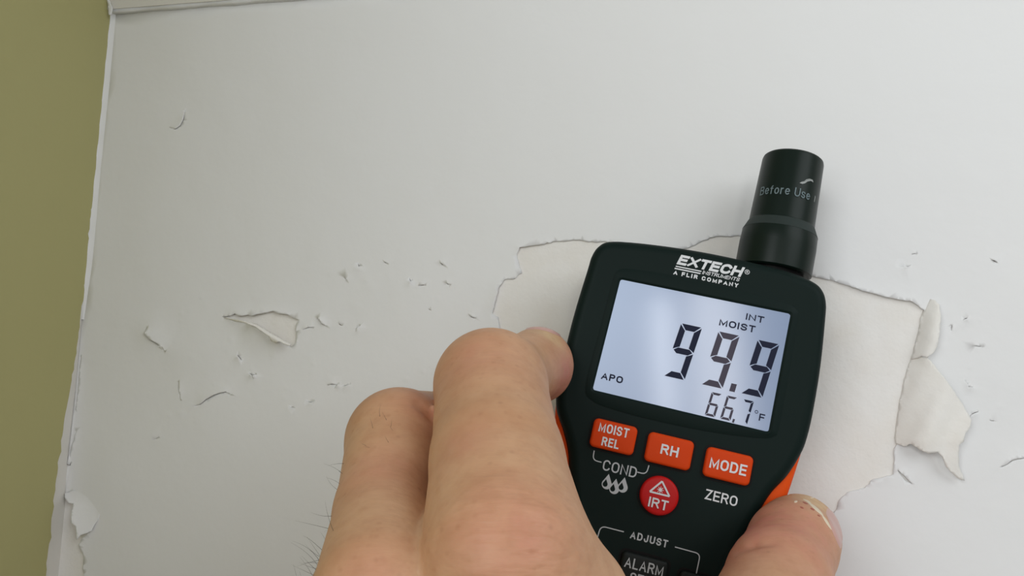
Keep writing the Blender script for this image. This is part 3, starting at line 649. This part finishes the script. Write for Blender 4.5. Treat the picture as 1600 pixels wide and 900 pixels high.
def surface_nets(lo, hi, h):
    n = np.ceil((hi - lo) / h).astype(int) + 1
    xs = [lo[i] + h * np.arange(n[i]) for i in range(3)]
    g = np.empty(n, np.float32)
    YY, ZZ = np.meshgrid(xs[1], xs[2], indexing='ij'); yz = np.c_[YY.ravel(), ZZ.ravel()]
    for i in range(n[0]): g[i] = sdf(np.c_[np.full(len(yz), xs[0][i]), yz]).reshape(n[1], n[2])
    g[:, 0, :] = np.maximum(g[:, 0, :], 1e-3); g[:, -1, :] = np.maximum(g[:, -1, :], 1e-3)
    s = g < 0; c = [n[0] - 1, n[1] - 1, n[2] - 1]
    cor = [(a, b, d) for a in (0, 1) for b in (0, 1) for d in (0, 1)]
    sub = lambda A, o: A[o[0]:o[0] + c[0], o[1]:o[1] + c[1], o[2]:o[2] + c[2]]
    cnt = sum(sub(s, o).astype(np.int8) for o in cor); act = (cnt > 0) & (cnt < 8)
    idx = -np.ones(c, int); idx[act] = np.arange(act.sum()); ac = np.argwhere(act)
    acc = np.zeros((len(ac), 3)); num = np.zeros(len(ac))
    gv = {o: sub(g, o)[act].astype(float) for o in cor}
    for o in cor:
        for ax_ in range(3):
            if o[ax_] == 0:
                p = list(o); p[ax_] = 1; p = tuple(p); a, b = gv[o], gv[p]; k = (a < 0) != (b < 0)
                t = np.where(k, a / np.where(k, a - b, 1), 0); q = np.tile(np.array(o, float), (len(ac), 1)); q[:, ax_] = t
                acc[k] += q[k]; num[k] += 1
    v = lo + h * (ac + acc / num[:, None]); quads = []
    for ax_ in range(3):
        o1, o2 = [(1, 2), (2, 0), (0, 1)][ax_]
        a = s; b = np.roll(s, -1, ax_); ch = a != b
        sl = [slice(1, -1)] * 3; msk = np.zeros_like(ch); msk[tuple(sl)] = ch[tuple(sl)]
        e = np.argwhere(msk); d1 = np.zeros(3, int); d1[o1] = 1; d2 = np.zeros(3, int); d2[o2] = 1
        get = lambda q: idx[q[:, 0], q[:, 1], q[:, 2]]
        Q = np.c_[get(e), get(e - d1), get(e - d1 - d2), get(e - d2)]; fl = a[e[:, 0], e[:, 1], e[:, 2]]
        Q[~fl] = Q[~fl][:, ::-1]; quads.append(Q[(Q >= 0).all(1)])
    return v, np.concatenate(quads)
lo, hi = np.array([-62., 4., 80.]), np.array([98., 150., 250.])
hv, hq = surface_nets(lo, hi, 1.1)
def sgrad(P, e=0.25):
    return np.c_[tuple((sdf(P + e * np.eye(3)[i]) - sdf(P - e * np.eye(3)[i])) for i in range(3))] / (2 * e)
inner = hv[:, 1] < 147
for _ in range(2):
    q = hv[inner]; gdt = sgrad(q); hv[inner] = q - np.clip(sdf(q), -1, 1)[:, None] * gdt / (np.maximum((gdt * gdt).sum(1), 0.3))[:, None]
# skin creases pressed in along short lines
def crease(pl, amp, sig):
    global hv
    g_ = sgrad(hv); face = (g_ * hv).sum(1) / np.linalg.norm(hv, axis=1) < 0.1
    for a, b in zip(pl[:-1], pl[1:]):
        A = np.array([(a[0] - 800) / FPX, (a[1] - 450) / FPX]); B_ = np.array([(b[0] - 800) / FPX, (b[1] - 450) / FPX])
        d, t = seg_dist(hv[:, :2] / hv[:, 2:], A, B_); w_ = np.exp(-(d * hv[:, 2] / sig) ** 2) * face * ((hv[:, 2] > a[2] - 15) & (hv[:, 2] < a[2] + 15))
        hv = hv - g_ * (amp * w_)[:, None]
crease([(1153, 858, 200), (1178, 852, 200), (1204, 849, 200)], 0.55, 1.1)
crease([(655, 630, 182), (677, 650, 182)], 0.8, 1.2)
def to_meter(Pmm): d = Pmm / 1000 - X0; return np.c_[d @ MU, d @ MV, d @ NN] * 1000
hand_w = c2w(hv / 1000)
qm = to_meter(hv); ins = in_poly(qm[:, :2], [tuple(p) for p in ccw(catmull(outer))]) & (qm[:, 2] < 0) & (qm[:, 2] > -32)
OU = np.array(ccw(catmull(outer)))                       # flesh gives way where it presses on the hard case
for i_ in np.where(ins)[0]:
    u_, v_, w_ = qm[i_]; side_ = OU[OU[:, 0] * (1 if u_ > 0 else -1) > 10]; hw = abs(side_[np.argmin(abs(side_[:, 1] - v_)), 0])
    if -w_ < hw - abs(u_): w_ = 0.15
    else: u_ = math.copysign(hw + 0.15, u_)
    hv[i_] = (X0 + (MU * u_ + MV * v_ + NN * w_) / 1000) * 1000
hand_w = c2w(hv / 1000)

def skin_material():
    m = bpy.data.materials.new('skin'); m.use_nodes = True; nt = m.node_tree; N = nt.nodes; L = nt.links; b = N['Principled BSDF']
    at = N.new('ShaderNodeVertexColor'); at.layer_name = 'flush'
    sp = N.new('ShaderNodeSeparateColor'); L.new(at.outputs[0], sp.inputs[0])
    tc = N.new('ShaderNodeTexCoord')
    def noise(sc, det=4): z = N.new('ShaderNodeTexNoise'); z.inputs['Scale'].default_value = sc; z.inputs['Detail'].default_value = det; L.new(tc.outputs['Object'], z.inputs[0]); return z
    def mix(f, a, c):
        x = N.new('ShaderNodeMix'); x.data_type = 'RGBA'; L.new(f, x.inputs[0])
        for s, q in ((6, a), (7, c)):
            if isinstance(q, tuple): x.inputs[s].default_value = q
            else: L.new(q, x.inputs[s])
        return x.outputs[2]
    def rng(src, a, c, lo=0.0, hi=1.0):
        r = N.new('ShaderNodeMapRange'); r.inputs[1].default_value = a; r.inputs[2].default_value = c; r.inputs[3].default_value = lo; r.inputs[4].default_value = hi; L.new(src, r.inputs[0]); return r.outputs[0]
    c1 = mix(rng(noise(90).outputs['Fac'], 0.35, 0.7), (0.645, 0.385, 0.222, 1), (0.56, 0.305, 0.165, 1))
    fm = N.new('ShaderNodeMath'); fm.operation = 'MULTIPLY'; L.new(sp.outputs[0], fm.inputs[0]); L.new(rng(noise(260).outputs['Fac'], 0.2, 0.75, 0.55, 1.2), fm.inputs[1])
    c2 = mix(fm.outputs[0], c1, (0.60, 0.235, 0.165, 1))
    c2b = mix(sp.outputs[1], c2, (0.74, 0.54, 0.30, 1))
    vo = N.new('ShaderNodeTexVoronoi'); vo.inputs['Scale'].default_value = 300; L.new(tc.outputs['Object'], vo.inputs['Vector'])
    v1 = rng(vo.outputs['Distance'], 0.06, 0.2, 1.0, 0.0)
    vc = N.new('ShaderNodeSeparateColor'); L.new(vo.outputs['Color'], vc.inputs[0])
    k = N.new('ShaderNodeMath'); k.operation = 'MULTIPLY'; L.new(v1, k.inputs[0]); L.new(rng(vc.outputs[0], 0.75, 1.0, 0.0, 0.45), k.inputs[1])
    c3 = mix(k.outputs[0], c2b, (0.36, 0.17, 0.10, 1))
    vo2 = N.new('ShaderNodeTexVoronoi'); vo2.inputs['Scale'].default_value = 620; L.new(tc.outputs['Object'], vo2.inputs['Vector'])
    vc2 = N.new('ShaderNodeSeparateColor'); L.new(vo2.outputs['Color'], vc2.inputs[0])
    k2 = N.new('ShaderNodeMath'); k2.operation = 'MULTIPLY'; L.new(rng(vo2.outputs['Distance'], 0.1, 0.42, 1.0, 0.0), k2.inputs[0]); L.new(rng(vc2.outputs[1], 0.45, 1.0, 0.0, 0.30), k2.inputs[1])
    k3 = N.new('ShaderNodeMath'); k3.operation = 'MULTIPLY'; L.new(k2.outputs[0], k3.inputs[0]); L.new(rng(noise(45, 2).outputs['Fac'], 0.42, 0.62, 0.1, 1.0), k3.inputs[1])
    c4 = mix(k3.outputs[0], c3, (0.38, 0.155, 0.075, 1))
    c5 = mix(rng(noise(330, 5).outputs['Fac'], 0.45, 0.8, 0.0, 0.45), c4, (0.49, 0.235, 0.125, 1))
    L.new(c5, b.inputs['Base Color'])
    b.inputs['Roughness'].default_value = 0.52; b.inputs['Specular IOR Level'].default_value = 0.35
    b.inputs['Subsurface Weight'].default_value = 0.12; b.inputs['Subsurface Radius'].default_value = (0.004, 0.0016, 0.0008); b.inputs['Subsurface Scale'].default_value = 1.0
    # fine skin relief, folds across the finger backs where the third channel is set
    mp = N.new('ShaderNodeMapping'); mp.inputs['Scale'].default_value = (0.35, 1.0, 1.6); L.new(tc.outputs['Object'], mp.inputs[0])
    z = N.new('ShaderNodeTexNoise'); z.inputs['Scale'].default_value = 420; z.inputs['Detail'].default_value = 5; L.new(mp.outputs[0], z.inputs[0])
    wv = N.new('ShaderNodeTexNoise'); wv.inputs['Scale'].default_value = 300; wv.inputs['Detail'].default_value = 2
    mp2 = N.new('ShaderNodeMapping'); mp2.inputs['Scale'].default_value = (0.22, 1.0, 1.3); mp2.inputs['Rotation'].default_value = (0, 0.12, 0); L.new(tc.outputs['Object'], mp2.inputs[0]); L.new(mp2.outputs[0], wv.inputs[0])
    wm = N.new('ShaderNodeMath'); wm.operation = 'MULTIPLY'; L.new(wv.outputs['Fac'], wm.inputs[0]); L.new(sp.outputs[2], wm.inputs[1])
    b1 = N.new('ShaderNodeBump'); b1.inputs['Strength'].default_value = 0.3; b1.inputs['Distance'].default_value = 0.0005; L.new(z.outputs['Fac'], b1.inputs['Height'])
    b2 = N.new('ShaderNodeBump'); b2.inputs['Strength'].default_value = 0.55; b2.inputs['Distance'].default_value = 0.0016; L.new(wm.outputs[0], b2.inputs['Height']); L.new(b1.outputs[0], b2.inputs['Normal'])
    L.new(b2.outputs[0], b.inputs['Normal'])
    return m
SKIN = skin_material()
hand = link('person', hand_w, hq, SKIN, None, smooth=True)
tag(hand, 'bare left hand gripping the dark meter between bent fingers and thumb', 'person')
def blob(spots):
    w = np.zeros(len(hv))
    for c, r, a in spots: w = np.maximum(w, a * np.exp(-(((hv - c) ** 2).sum(1)) / (r * r)))
    return np.clip(w, 0, 1)
flush = blob([(CP(800, 828, 113), 12, 0.62), (CP(545, 890, 113), 9, 0.85), (CP(735, 550, 160), 11, 0.45), (CP(876, 585, 222), 11, 1.0), (CP(850, 590, 220), 12, 0.45), (CP(1195, 850, 198), 20, 1.0), (CP(1225, 800, 212), 12, 0.5), (CP(1290, 830, 214), 9, 0.7),
              (CP(720, 690, 135), 7, 0.35), (CP(585, 735, 150), 9, 0.4), (CP(660, 650, 175), 10, 0.5),
              (CP(1250, 796, 210), 1.9, 1.0), (CP(1240, 807, 209), 1.6, 1.0), (CP(1260, 808, 210), 1.8, 1.0), (CP(1266, 797, 211), 1.5, 0.9)])
pale = blob([(CP(856, 533, 222), 5, 0.9), (CP(1275, 785, 214), 6, 0.8)])
fold = blob([(CP(820, 850, 113), 15, 1.0), (CP(700, 860, 112), 15, 0.5), (CP(560, 900, 113), 10, 0.6), (CP(760, 540, 160), 10, 0.25), (CP(610, 640, 165), 10, 0.3), (CP(1190, 860, 195), 9, 0.4)])
ca = hand.data.color_attributes.new('flush', 'FLOAT_COLOR', 'POINT')
ca.data.foreach_set('color', np.c_[flush, pale, fold, np.ones(len(hv))].ravel().astype(np.float32))

def conform(name, c, du, dv, dirn, m, ru, rv, lift=0.35, nu=14, sq=2.6):
    """a thin curved plate hugging the finger: grid over a superellipse marched onto the surface"""
    c, du, dv, dirn = (np.array(q, float) for q in (c, du, dv, dirn)); dirn /= np.linalg.norm(dirn)
    du -= dirn * (du @ dirn); du /= np.linalg.norm(du); dv = np.cross(dirn, du)
    g = np.linspace(-1, 1, nu); P, idm = [], {}
    for i, a in enumerate(g):
        for j, b in enumerate(g):
            # square to superellipse
            s = max(abs(a), abs(b)); l = (abs(a) ** sq + abs(b) ** sq) ** (1 / sq) + 1e-9; f = s / l if s > 0 else 0
            idm[i, j] = len(P); P.append((a * f, b * f, s))
    P = np.array(P); X = c + 14 * dirn + P[:, :1] * ru * du + P[:, 1:2] * rv * dv
    for _ in range(40): X = X - dirn * np.clip(sdf(X), -2, 2)[:, None] * 0.8
    X = X + dirn * np.where(P[:, 2] > 0.99, -0.25, lift)[:, None]
    F = [(idm[i, j], idm[i + 1, j], idm[i + 1, j + 1], idm[i, j + 1]) for i in range(nu - 1) for j in range(nu - 1)]
    return link(name, c2w(X / 1000), F, m, hand, smooth=True)
# index nail looks up, thumb nail looks to the right
conform('fingernail', FING['index'][4][0] + np.array([1, 0, 2]), (0, 0.1, 1), (1, 0, 0), (0.12, -1, 0.15), NAIL, 6.5, 6.0)
conform('fingernail', CP(1267, 823, 219), FING['thumb'][4][0] - FING['thumb'][2][0] + np.array([0, 0, -9]), (0, 0, 1), (0.28, -0.28, -1.0), NAIL, 6.6, 4.8, 0.35)

def flake(px, py, d, ang, ru, rv, name='dry_skin_flake', m=DRY, lift=0.15):
    c = CP(px, py, d); v_ = -c / np.linalg.norm(c)
    conform(name, c - 8 * v_, (math.cos(ang), math.sin(ang), 0), (0, 1, 0), v_ + np.array([0.15, -0.15, 0]), m, ru, rv, lift, 8, 1.6)
flake(1262, 806, 212, 1.0, 3.4, 1.0); flake(1275, 832, 212, 1.15, 2.8, 0.6); flake(1254, 790, 212, 0.7, 1.4, 0.6); flake(1232, 795, 212, -0.6, 0.8, 0.4); flake(1266, 781, 214, -0.4, 1.0, 0.3)
for a_, b_, r_ in ((1247, 797, 0.75), (1238, 808, 0.5), (1255, 810, 0.6), (1263, 822, 0.45), (1258, 797, 0.5)): flake(a_, b_, 212, 0.5, r_ * 1.3, r_ * 0.8, 'scab', SCAB, 0.06)

# fine dark hairs along the little-finger side of the hand
def hair_mesh():
    nrm = sgrad(hv[::3]); P = hv[::3]
    view = P / np.linalg.norm(P, axis=1)[:, None]; nd = (nrm * view).sum(1)
    px = 800 + FPX * P[:, 0] / P[:, 2]; py = 450 + FPX * P[:, 1] / P[:, 2]
    rim = np.where((nd > -0.25) & (nd < 0.15) & (px < 560) & (py > 700) & (py < 960) & (P[:, 2] < 165))[0]
    back = np.where((nd < -0.5) & (px > 540) & (px < 625) & (py > 640) & (py < 760))[0]
    v, f = [], []
    for pool, num, ln in ((rim, 26, 7.5), (back, 9, 4.0)):
        if not len(pool): continue
        for i in RNG.choice(pool, num):
            p = P[i] - nrm[i] * 0.3; d = nrm[i] * (0.55 if ln > 5 else 0.25) + RNG.normal(0, 0.35, 3) + np.array([-0.25, -0.25, 0.1]); d /= np.linalg.norm(d)
            bend = RNG.normal(0, 0.5, 3); L = ln * RNG.uniform(0.45, 1.0); K = 6; path = []
            for k in range(K + 1): t = k / K; path.append(p + d * L * t + bend * L * 0.35 * t * t)
            s = len(v)
            for k, q in enumerate(path):
                r = 0.042 * (1 - 0.85 * k / K); t = path[min(k + 1, K)] - path[max(k - 1, 0)]; t /= np.linalg.norm(t)
                a = np.cross(t, (0.3, 0.5, 0.8)); a /= np.linalg.norm(a); b = np.cross(t, a)
                v += [q + r * (a * math.cos(h) + b * math.sin(h)) for h in (0, 2.094, 4.189)]
            for k in range(K):
                for j in range(3): f.append((s + 3 * k + j, s + 3 * k + (j + 1) % 3, s + 3 * k + 3 + (j + 1) % 3, s + 3 * k + 3 + j))
    o = link('hair', c2w(np.array(v) / 1000), f, HAIR, hand, smooth=True); o['kind'] = 'stuff'
hair_mesh()
